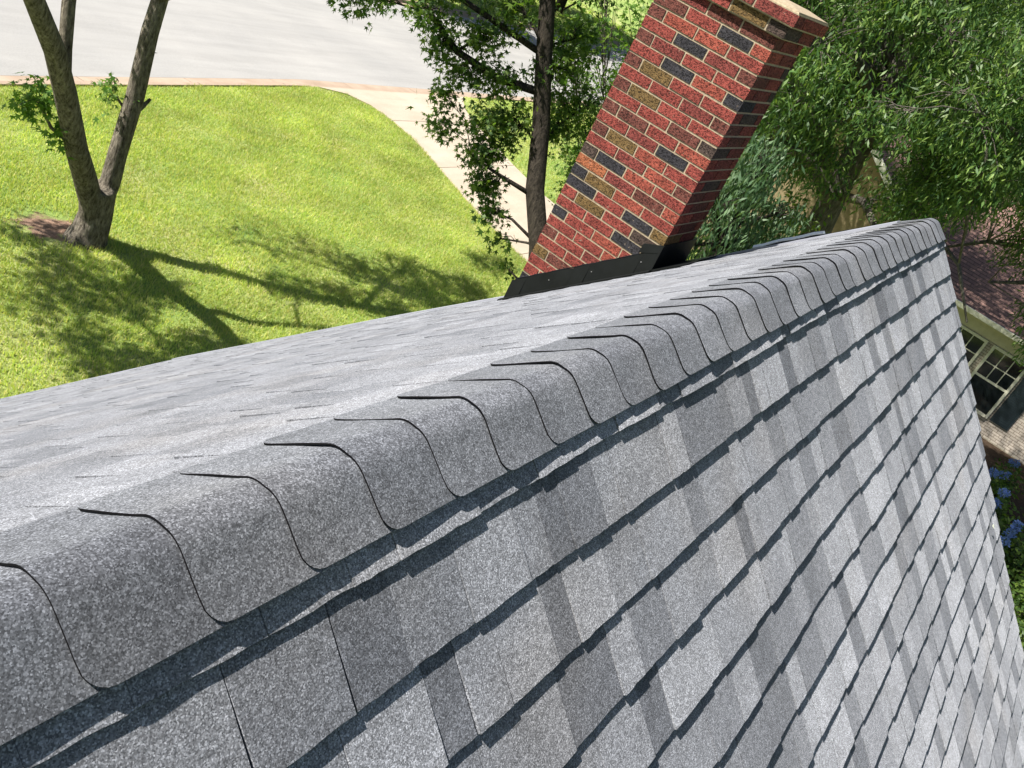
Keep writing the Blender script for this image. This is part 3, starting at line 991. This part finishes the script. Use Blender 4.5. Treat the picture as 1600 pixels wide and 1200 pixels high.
for c in [(7.3, 13.9, 5.5), (7.5, 13.5, 5.5), (8.4, 13.6, 5.5), (8.6, 13.1, 5.6), (7.2, 12.3, 5.5), (7.8, 11.9, 5.6), (9.1, 12.5, 5.5), (9.1, 11.9, 5.5),
          (10.3, 12.3, 5.5), (10.1, 11.4, 5.6), (11.2, 11.4, 5.4), (8.7, 11.1, 5.5), (12.9, 11.9, 5.4), (4.5, 14.0, 4.6), (3.7, 13.9, 5.5), (3.8, 13.1, 5.5), (3.2, 13.0, 5.4),
          (3.9, 12.6, 5.5), (2.9, 12.0, 5.5), (3.0, 11.4, 5.5), (4.0, 10.8, 5.5), (4.7, 13.0, 5.5), (4.7, 11.2, 5.5), (4.4, 10.8, 5.5), (5.0, 10.1, 5.0),
          (9.4, 10.4, 6.1), (10.2, 10.0, 6.6), (11.0, 9.9, 6.9), (8.6, 10.1, 6.6), (9.9, 10.9, 5.9), (10.6, 11.9, 6.1), (7.8, 9.8, 6.2), (6.5, 9.8, 6.1),
          (4.8, 9.9, 4.9), (4.1, 10.9, 5.1), (3.9, 9.3, 5.5), (5.4, 9.3, 5.6), (5.2, 10.4, 6.3), (6.2, 9.4, 5.9), (7.3, 10.6, 6.3), (8.9, 11.2, 6.8), (12.2, 9.6, 6.3),
          (3.4, 10.4, 4.6), (4.2, 9.5, 5.4), (9.2, 12.0, 6.4)]:
    far = c[1] > 12.6 and c[0] > 7
    A_cl.append(((c[0] + .35, c[1] - .55, c[2]), (.62, .58, .4), 14 if far else 66))
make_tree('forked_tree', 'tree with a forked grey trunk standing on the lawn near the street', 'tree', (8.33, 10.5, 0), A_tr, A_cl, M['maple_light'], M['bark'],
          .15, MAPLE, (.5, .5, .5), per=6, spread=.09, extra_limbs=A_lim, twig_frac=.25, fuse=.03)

# --- dark trunked maple between lawn and driveway
B_tr = [([(13.45, 4.75, -.1), (13.5, 5.0, .5), (13.58, 5.45, 1.4), (13.6, 5.86, 2.2), (13.6, 6.4, 3.0), (13.7, 6.85, 3.95), (13.67, 7.29, 4.88), (13.6, 7.67, 5.8), (13.6, 8.0, 7.0), (13.7, 8.3, 9)],
         [.28, .225, .2, .185, .172, .16, .15, .14, .11, .05], 12)]
B_lim = [([(13.68, 7.1, 4.45), (13.3, 7.8, 4.35), (12.95, 8.5, 4.45), (12.7, 8.95, 4.75), (12.3, 9.6, 5.2)], [.075, .07, .06, .05, .03]),
         ([(13.6, 6.3, 2.9), (13.2, 6.9, 3.0), (12.9, 7.4, 3.1)], [.05, .035, .02]),
         ([(13.65, 6.7, 3.6), (14.3, 6.9, 3.9), (15.0, 7.3, 4.0)], [.05, .035, .02]),
         ([(13.67, 7.3, 5.0), (12.6, 8.9, 5.3), (11.6, 9.9, 5.2)], [.06, .04, .02])]
# clump centres: (x, y, z), radius, twigs
B_cl = []
for c, r, n in [((11.35, 9.5, 4.6), (.35, .25, .14), 16), ((11.6, 9.7, 4.95), (.4, .3, .2), 18), ((12.0, 9.55, 4.75), (.4, .3, .16), 22), ((11.7, 9.9, 4.85), (.35, .25, .12), 14), ((12.5, 8.95, 4.85), (.5, .35, .2), 45), ((12.8, 8.7, 4.45), (.45, .3, .2), 40),
                ((13.1, 8.2, 4.9), (.5, .4, .28), 60), ((13.0, 8.2, 4.2), (.5, .3, .22), 44), ((12.75, 8.3, 3.75), (.35, .25, .15), 24), ((12.7, 8.1, 3.35), (.38, .25, .16), 24),
                ((13.3, 7.7, 4.4), (.45, .35, .3), 50), ((13.2, 7.55, 3.7), (.5, .35, .3), 60), ((13.1, 7.35, 3.2), (.5, .3, .25), 55), ((13.2, 7.1, 2.75), (.42, .28, .22), 46),
                ((13.3, 6.8, 2.35), (.38, .22, .16), 30), ((13.45, 6.55, 1.95), (.18, .12, .18), 9), ((13.5, 6.2, 1.55), (.12, .1, .16), 6),
                ((13.5, 7.2, 3.8), (.35, .3, .5), 50), ((14.0, 7.2, 4.8), (.5, .4, .4), 60), ((14.4, 7.3, 5.4), (.6, .5, .4), 60), ((13.3, 8.0, 5.5), (.6, .5, .35), 60),
                ((14.3, 6.9, 3.9), (.42, .3, .25), 36), ((14.9, 7.3, 4.2), (.4, .3, .2), 24), ((14.7, 6.7, 4.5), (.5, .4, .3), 40), ((12.6, 9.0, 5.35), (.5, .4, .3), 45),
                ((14.2, 8.4, 6.2), (.8, .7, .5), 50), ((13.0, 8.8, 6.4), (.8, .7, .5), 50), ((13.6, 7.6, 6.6), (.9, .8, .5), 60), ((14.9, 7.6, 5.2), (.6, .5, .4), 50)]:
    B_cl.append((c, r, n))
make_tree('maple_tree', 'dark trunked maple beside the driveway just left of the brick chimney', 'tree', (13.45, 4.75, 0), B_tr, B_cl, M['maple'], M['bark_dark'],
          
          .15, MAPLE, (.6, .5, .6), density=1.3, per=6, spread=.1, extra_limbs=B_lim, fuse=.03)

# --- low leafy shrub lit by the sun behind the maple
S_cl = [((15.4, 7.5, 5.6), (.6, .5, .5), 45), ((15.7, 7.0, 6.0), (.6, .5, .5), 60), ((15.4, 7.9, 6.4), (.7, .5, .5), 50), ((15.2, 7.6, 4.9), (.5, .4, .4), 45), ((15.8, 6.9, 4.9), (.6, .5, .5), 70), ((15.6, 6.4, 5.6), (.6, .5, .5), 70), ((16.9, 8.5, 4.5), (.6, .5, .4), 40), ((16.6, 6.6, 4.0), (.7, .5, .6), 90), ((15.4, 6.5, 3.4), (.7, .5, .5), 110), ((17.0, 7.4, 3.0), (.8, .6, .7), 110), ((15.3, 7.0, 4.1), (.5, .4, .5), 60), ((17.2, 7.6, 4.3), (.8, .7, .6), 80), ((15.6, 6.3, 2.6), (.8, .6, .6), 120), ((16.0, 6.1, 1.7), (.9, .7, .8), 150), ((16.7, 6.6, 2.6), (.7, .5, .6), 90), ((16.2, 5.5, 1.0), (1.0, .8, .8), 120), ((15.2, 6.3, 3.3), (.4, .35, .4), 40)]
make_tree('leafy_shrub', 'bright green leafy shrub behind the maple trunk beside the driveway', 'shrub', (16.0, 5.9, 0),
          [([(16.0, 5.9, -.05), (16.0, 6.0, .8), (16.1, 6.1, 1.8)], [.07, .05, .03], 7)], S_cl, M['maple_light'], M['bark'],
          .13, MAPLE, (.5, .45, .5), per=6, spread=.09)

# --- narrow leaved oaks at the right
def crown_cloud(center, rad, n, r0, tw, seed, hole=.0, keep=None):
    r = np.random.default_rng(seed)
    out = []
    c = np.array(center); rad = np.array(rad)
    while len(out) < n:
        d = r.normal(size=3); d /= np.linalg.norm(d)
        p = c + d * rad * r.uniform(.25, 1) ** .5
        if keep and not keep(p): continue
        s = r0 * r.uniform(.7, 1.25)
        out.append((tuple(p), (s, s, s * .75), tw))
    return out
O_tr = [([(17.6, 2.2, -.1), (17.5, 2.3, 1.5), (17.3, 2.5, 3.2), (17.2, 2.7, 5.0), (17.3, 2.9, 7), (17.2, 3.0, 9.5), (17.2, 3.0, 11.5)], [.4, .3, .27, .24, .19, .12, .05], 12)]
O_lim = [([(17.25, 2.6, 4.6), (16.4, 3.0, 5.2), (15.2, 3.4, 5.5), (14.0, 3.3, 5.5)], [.13, .09, .06, .03]),
         ([(17.2, 2.8, 5.8), (16.6, 2.2, 6.6), (15.6, 1.7, 7.1), (14.6, 1.3, 7.3), (13.6, .9, 7.3)], [.13, .1, .07, .05, .02]),
         ([(17.2, 2.8, 6.3), (16.2, 3.2, 7.0), (15.2, 3.6, 7.2), (13.9, 3.7, 7.15)], [.12, .1, .08, .04]),
         ([(17.2, 2.7, 4.9), (16.2, 2.0, 5.2), (15.2, 1.3, 5.0), (14.4, .6, 4.9)], [.1, .07, .05, .02]),
         ([(15.6, 1.7, 7.1), (15.0, .9, 7.6), (14.2, .2, 8.2)], [.05, .04, .02]),
         ([(16.2, 2.0, 5.2), (15.6, .9, 5.5), (15.0, .1, 5.3), (14.7, -.5, 4.7)], [.05, .04, .03, .015])]
def keepO(p):
    # open pocket below the crown where the neighbour's house shows
    return not (p[2] < 5.5 and p[1] < 3.3) and not (p[1] < .6 and p[2] < 6.6)
O_cl = crown_cloud((15.9, 2.9, 7.2), (3.4, 3.2, 2.9), 125, .62, 85, 21, keep=keepO)
make_tree('willow_oak', 'tall narrow leaved oak filling the view right of the chimney', 'tree', (17.6, 2.2, 0), O_tr, O_cl, M['oak'], M['bark_grey'],
          .112, NARROW, (.75, .45, .7), per=12, spread=.13, droop=.10, extra_limbs=O_lim, twig_frac=.2)
# second oak: thinner, dark, overhanging the neighbour's roof
P_tr = [([(22.5, -6.6, -.1), (22.5, -6.3, 2), (22.2, -4.8, 4), (21.5, -2.8, 5.6), (21.0, -1.8, 7.2), (20.5, -1.4, 9)], [.3, .24, .2, .16, .12, .06], 10)]
P_lim = [([(22.1, -4.4, 4.3), (20.8, -1.8, 4.9), (19.4, -.9, 5.0), (18.2, -.3, 4.8)], [.1, .07, .05, .02]),
         ([(21.5, -2.4, 5.7), (20.4, -1.0, 5.6), (19.6, .2, 5.2), (18.8, 1.0, 4.6)], [.1, .07, .04, .02]),
         ([(21.0, -1.8, 7.2), (19.8, -.6, 7.1), (18.5, .5, 7.0), (17.4, 1.2, 7.2)], [.09, .07, .05, .02])]
P_cl = crown_cloud((19.8, -.4, 7.6), (3.2, 2.7, 2.3), 64, .6, 75, 5, keep=lambda p: p[2] > 5.0 + .35 * abs(p[1] + .4))
P_cl += crown_cloud((19.0, -1.7, 5.0), (1.0, .6, 1.0), 13, .45, 60, 8)
make_tree('oak_tree', 'thinner dark oak hanging over the reddish roof at the right edge', 'tree', (22.5, -6.6, 0), P_tr, P_cl, M['oak'], M['bark_grey'],
          .12, NARROW, (.75, .45, .7), per=9, spread=.13, droop=.10, extra_limbs=P_lim, twig_frac=.25)

Q_cl = crown_cloud((22.6, 5.2, 9.0), (3.6, 3.4, 2.8), 90, .75, 60, 77, keep=lambda p: p[2] > 6.3)
make_tree('oak_tree', 'tall oak standing behind the nearer oak crown, shading the neighbouring roof', 'tree', (23.6, 6.0, 0),
          [([(23.6, 6.0, -.1), (23.4, 5.8, 3), (23.0, 5.5, 6), (22.7, 5.3, 9.5)], [.3, .24, .18, .08], 9)], Q_cl, M['oak'], M['bark_grey'],
          .13, NARROW, (.75, .45, .7), per=9, spread=.15, droop=.1, twig_frac=.05)
# --- bluish evergreen and yellow-green bush behind the ridge
E_cl = [((12.7, 2.85, 5.2), (.45, .4, .45), 90), ((12.9, 2.3, 5.0), (.45, .4, .3), 60), ((12.8, 2.4, 4.4), (.5, .5, .4), 90), ((11.4, 2.75, 4.9), (.6, .5, .7), 150), ((11.6, 2.55, 5.6), (.4, .35, .5), 80), ((11.9, 2.2, 4.3), (.7, .6, .7), 130), ((11.6, 2.5, 3.4), (.9, .8, .9), 140), ((11.5, 2.5, 2.2), (1.0, .9, 1.2), 140),
        ((11.3, 3.1, 4.3), (.4, .4, .5), 60)]
make_tree('evergreen_tree', 'blue green drooping evergreen between the chimney and the roof ridge', 'tree', (11.6, 2.5, 0),
          [([(11.6, 2.5, -.05), (11.6, 2.5, 2), (11.6, 2.5, 4.5), (11.6, 2.55, 5.6)], [.12, .1, .06, .02], 8)], E_cl, M['blue_green'], M['bark_dark'],
          .12, NARROW, (1.0, .35, .6), per=12, spread=.09, droop=.1)
Y_cl = [((15.8, 2.9, 4.4), (.6, .5, .35), 60), ((15.9, 2.1, 4.2), (.6, .5, .35), 40), ((15.4, 3.9, 4.4), (.6, .5, .5), 80), ((15.6, 4.6, 3.3), (.7, .6, .6), 90), ((15.9, 3.4, 3.6), (.8, .6, .5), 90), ((16.0, 4.2, 2.4), (1.3, 1.2, .9), 120), ((16.4, 2.6, 3.6), (.6, .5, .4), 50), ((14.9, 4.4, 4.0), (.5, .45, .5), 60)]
make_tree('yellow_green_shrub', 'glossy yellow green shrub seen low between chimney and ridge', 'shrub', (16.0, 4.0, 0),
          [([(16.0, 4.0, -.05), (16.0, 4.0, 1.2), (15.9, 4.0, 2.6)], [.08, .06, .03], 7)], Y_cl, M['shrub'], M['bark_dark'],
          .09, OVAL, (.5, .5, .6), per=9, spread=.1)

# --- trees across the street and behind everything (coarser)
far_specs = [((36, 31, 0), 9, 3.6, 'round tree across the street at the top left of the foliage'),
             ((44, 31.5, 0), 10, 4.0, 'tall tree across the street behind the maple trunk'),
             ((53, 30.5, 0), 10, 4.2, 'tall tree across the street behind the top of the chimney'),
             ((40, 12.5, 0), 9, 3.6, 'bushy tree beyond the driveway and left of the chimney'),
             ((33, 9.0, 0), 8, 3.3, 'dense tree behind the chimney shaft'),
             ((38, 3.0, 0), 11, 4.4, 'tall dense tree behind the neighbouring house'),
             ((44, -5.0, 0), 11, 4.6, 'tall dense tree behind the reddish roof'),
             ((60, 18, 0), 12, 5.0, 'distant tree deep behind the foliage'),
             ((62, 5, 0), 13, 5.5, 'distant tall tree far behind the neighbouring house')]
for i, (b, h, r, lab) in enumerate(far_specs):
    cl = crown_cloud((b[0], b[1], h * .55), (r, r, h * .47), 46, r * .3, 46, 40 + i, keep=lambda p: p[2] > .7)
    make_tree('broadleaf_tree', lab, 'tree', b, [([(b[0], b[1], -.1), (b[0], b[1], h * .3), (b[0] + .2, b[1], h * .6)], [.35, .28, .15], 8)],
              cl, M['far_leaf'], M['bark_dark'], .3, OVAL, (.5, .5, .6), per=9, spread=.3, group='background trees', twig_frac=0)

# ------------------------------------------------------------------ neighbouring house
def neighbour():
    nh = thing('house', (28, -2, 0), 'neighbouring house with taupe brick wall, white paned windows and reddish brown roof', 'house')
    ex, ez = 26.0, 2.8
    tk = .5
    y0, y1 = -14.0, .9
    # walls
    wx = 26.45
    mb = MB()
    mb.box(wx, wx + .2, y0 + .4, 1.3, -.1, 2.72)
    mb.box(wx + .2, 35.6, y0 + .4, y0 + .6, -.1, 2.72)
    mb.build('wall', M['taupe'], nh)
    # main roof: two planes, 6 cm thick
    mb = MB()
    rx, rz = 31.2, ez + (31.2 - ex) * tk
    def slab(c, t=.07):
        lo = [(p[0], p[1], p[2] - t) for p in c]
        mb.hexa(lo + list(c))
    slab([(ex, y0, ez), (rx, y0, rz), (rx, 5.0, rz), (ex, 5.0 if False else y1, ez)][::1])
    slab([(rx, y0, rz), (36.4, y0, ez), (36.4, 5.0, ez), (rx, 5.0, rz)])
    # wing roof: ridge runs along X at y = 5
    pz, py = 5.65, 5.1
    slab([(25.95, .9, ez + .01), (31.0, .9, ez + .012), (31.0, py, pz), (25.95, py, pz)])
    slab([(25.95, py, pz), (31.0, py, pz), (31.0, 9.3, ez), (25.95, 9.3, ez)])
    mb.build('roof', M['redroof'], nh)
    # gutter + fascia
    mb = MB()
    mb.box(ex - .10, ex - .005, y0, y1 - .03, ez - .13, ez - .005)
    mb.build('gutter', M['frame'], nh)
    mb = MB(); mb.box(ex + .0, wx, y0, y1 + .3, ez - .17, ez - .1)
    mb.box(wx - .03, wx - .003, y0 + .4, 1.25, 2.25, ez - .18)
    mb.build('soffit', M['olive_trim'], nh)
    # rake boards of the wing gable
    mb = MB()
    for (ya, za, yb, zb) in ((.85, ez - .02, py, pz + .02), (py, pz + .02, 9.3, ez)):
        mb.hexa([(25.88, ya, za - .2), (25.94, ya, za - .2), (25.94, yb, zb - .2), (25.88, yb, zb - .2),
                 (25.88, ya, za + .03), (25.94, ya, za + .03), (25.94, yb, zb + .03), (25.88, yb, zb + .03)])
    mb.build('rake_board', simple('white_rake_paint', (.75, .73, .68), .5, .3), nh)
    mb = MB()
    x0, x1 = 26.15, 26.4
    pr = [(1.35, -.1), (8.9, -.1), (8.9, ez - .1), (py, pz - .15), (1.35, ez + .1)]
    mb.face([(x0, *p) for p in reversed(pr)]); mb.face([(x1, *p) for p in pr])
    mb.face([(x0, *pr[0]), (x1, *pr[0]), (x1, *pr[4]), (x0, *pr[4])]); mb.face([(x0, *pr[1]), (x0, *pr[2]), (x1, *pr[2]), (x1, *pr[1])])
    mb.box(x0 - .06, x0 - .003, 1.36, 8.85, 2.3, 2.5)
    mb.build('gable_wall', M['tan_wall'], nh)
    # windows on the taupe wall: double hung pair with shutters
    def window(yc, w, z0, z1):
        f = MB()
        x = wx - .05
        t = .07
        f.box(x, wx - .002, yc - w / 2 - t, yc - w / 2, z0 - t, z1 + t)
        f.box(x, wx - .002, yc + w / 2, yc + w / 2 + t, z0 - t, z1 + t)
        f.box(x, wx - .002, yc - w / 2, yc + w / 2, z1, z1 + t)
        f.box(x - .04, wx - .002, yc - w / 2, yc + w / 2, z0 - t, z0)
        zm = (z0 + z1) / 2
        f.box(x + .005, wx - .004, yc - w / 2, yc + w / 2, zm - .03, zm + .03)
        for i in (1, 2):
            y = yc - w / 2 + w * i / 3
            f.box(x + .015, wx - .006, y - .012, y + .012, zm + .03, z1)
        for z in ((zm + z1) / 2,):
            f.box(x + .018, wx - .0065, yc - w / 2, yc + w / 2, z - .012, z + .012)
        o = f.build('window', M['frame'], nh)
        g = MB(); g.box(wx - .015, wx - .008, yc - w / 2 + .002, yc + w / 2 - .002, z0 + .002, z1 - .002)
        g.build('pane', M['glass'], o)
    window(-1.62, .86, .55, 2.15)
    window(-.42, .95, .55, 2.15)
    mb = MB()
    for i in range(1):
        mb.box(wx - .04, wx - .003, -2.68, -2.18, .5, 2.2)
    for i in range(26):
        z = .58 + i * .06
        mb.hexa([(wx - .05, -2.63, z), (wx - .041, -2.63, z), (wx - .041, -2.23, z), (wx - .05, -2.23, z),
                 (wx - .046, -2.63, z + .045), (wx - .041, -2.63, z + .045), (wx - .041, -2.23, z + .045), (wx - .046, -2.23, z + .045)])
    mb.build('shutter', M['shutter'], nh)
neighbour()

mb = MB()
mb.face([(12.0, -8.0, -.001), (26.4, -8.0, -.001), (26.4, -1.2, -.001), (22.5, -1.0, -.001), (18.0, -1.6, -.001), (12.0, -2.4, -.001)])
tag(mb.build('dark_ground_sheet', simple('dark_brown_ground', (.055, .038, .026), .95, .1, 25, .6, .8)), kind='structure')  # dark sheet added over shaded lawn that stood out too bright
# ------------------------------------------------------------------ flowering shrub beside the neighbour's wall
hy = make_tree('hydrangea', 'hydrangea bush with blue flower heads against the taupe brick wall', 'shrub', (20.2, -3.0, 0),
               [([(20.2, -3.0, -.05), (20.2, -3.0, .4), (20.2, -3.0, .8)], [.03, .025, .015], 6)],
               [((21.7, -3.0, .75), (.5, .35, .5), 80), ((20.7, -2.85, .7), (.55, .3, .5), 100), ((19.7, -3.05, .65), (.6, .4, .5), 110), ((18.6, -3.4, .6), (.6, .4, .45), 110)],
               M['maple'], M['bark_dark'], .11, OVAL, (.4, .4, .5), per=8, spread=.09)
def bloom(c, r):
    n = 110
    d = rng.normal(size=(n, 3)); d /= np.linalg.norm(d, axis=1, keepdims=True)
    V, F = leaves(np.array(c) + d * r, .055, OVAL, (.0, .6, 1.2))
    np_mesh('flower_head', V, F, M['petal_blue'], hy)
for c in [(20.4, -2.6, 1.22), (20.84, -2.82, 1.2), (19.2, -2.88, 1.13), (21.8, -2.9, 1.25), (18.5, -3.33, 1.05), (18.94, -3.4, 1.08), (18.06, -3.3, 1.0), (20.0, -2.95, 1.15)]:
    bloom(c, .085)
make_tree('low_shrub', 'dark green low shrub at the right edge just past the roof rake', 'shrub', (18.0, -4.2, 0),
          [([(18.0, -4.2, -.05), (18.0, -4.2, .4), (18.0, -4.2, .8)], [.03, .025, .015], 6)],
          [((19.6, -3.9, .4), (.8, .5, .45), 130), ((18.4, -4.1, .45), (.8, .5, .5), 130), ((17.2, -4.3, .5), (.8, .5, .5), 130), ((16.1, -4.5, .5), (.8, .5, .5), 120), ((15.0, -4.7, .5), (.8, .5, .5), 120), ((14.0, -5.0, .5), (.8, .6, .5), 120)],
          M['maple'], M['bark_dark'], .10, OVAL, (.4, .4, .5), per=8, spread=.09)

# ------------------------------------------------------------------ small fallen things
def fallen(name, label, p, size, mat, n, tpl=OVAL):
    ax, sd, nm = rotmats(1, (0, 0, 0))
    nrm = Vector(n).normalized()
    a = nrm.cross(Vector((.3, .9, .2))).normalized(); b = nrm.cross(a)
    V, F = tpl
    pts = [Vector(p) + a * (v[0] * size) + b * (v[1] * size) + nrm * (v[2] * size * .6 + .012) for v in V]
    lo = [q - nrm * .0006 for q in pts]
    m = len(pts)
    faces = [tuple(f) for f in F] + [tuple(i + m for i in reversed(f)) for f in F]
    me = bpy.data.meshes.new(name); me.from_pydata([tuple(q) for q in pts + lo], [], [tuple(int(i) for i in f) for f in faces])
    o = link_mesh(name, me, mat)
    tag(o, label, 'leaf' if 'leaf' in name else 'petal')
fallen('fallen_petal', 'small white petal lying on the shingles near the roof edge', PLOT @ Vector(on_slope(-1, 5.15, 1.63, .012)), .045, M['petal_white'], (0, -SPN, CPN))
fallen('fallen_leaf', 'tiny yellow leaf caught on the lower shingles', PLOT @ Vector(on_slope(-1, 3.3, 1.9, .012)), .02, M['leaf_yellow'], (0, -SPN, CPN))
fallen('fallen_leaf', 'curled dry leaf on the road behind the right fork of the trunk', (15.2, 18.3, -.085), .28, M['leaf_dry'], (0, 0, 1))
fallen('fallen_leaf', 'curled dry leaf on the road behind the left fork of the trunk', (12.4, 17.6, -.09), .28, M['leaf_dry'], (0, 0, 1))

house.location = HOUSE_AT
house.rotation_euler = (0, 0, HOUSE_TURN)
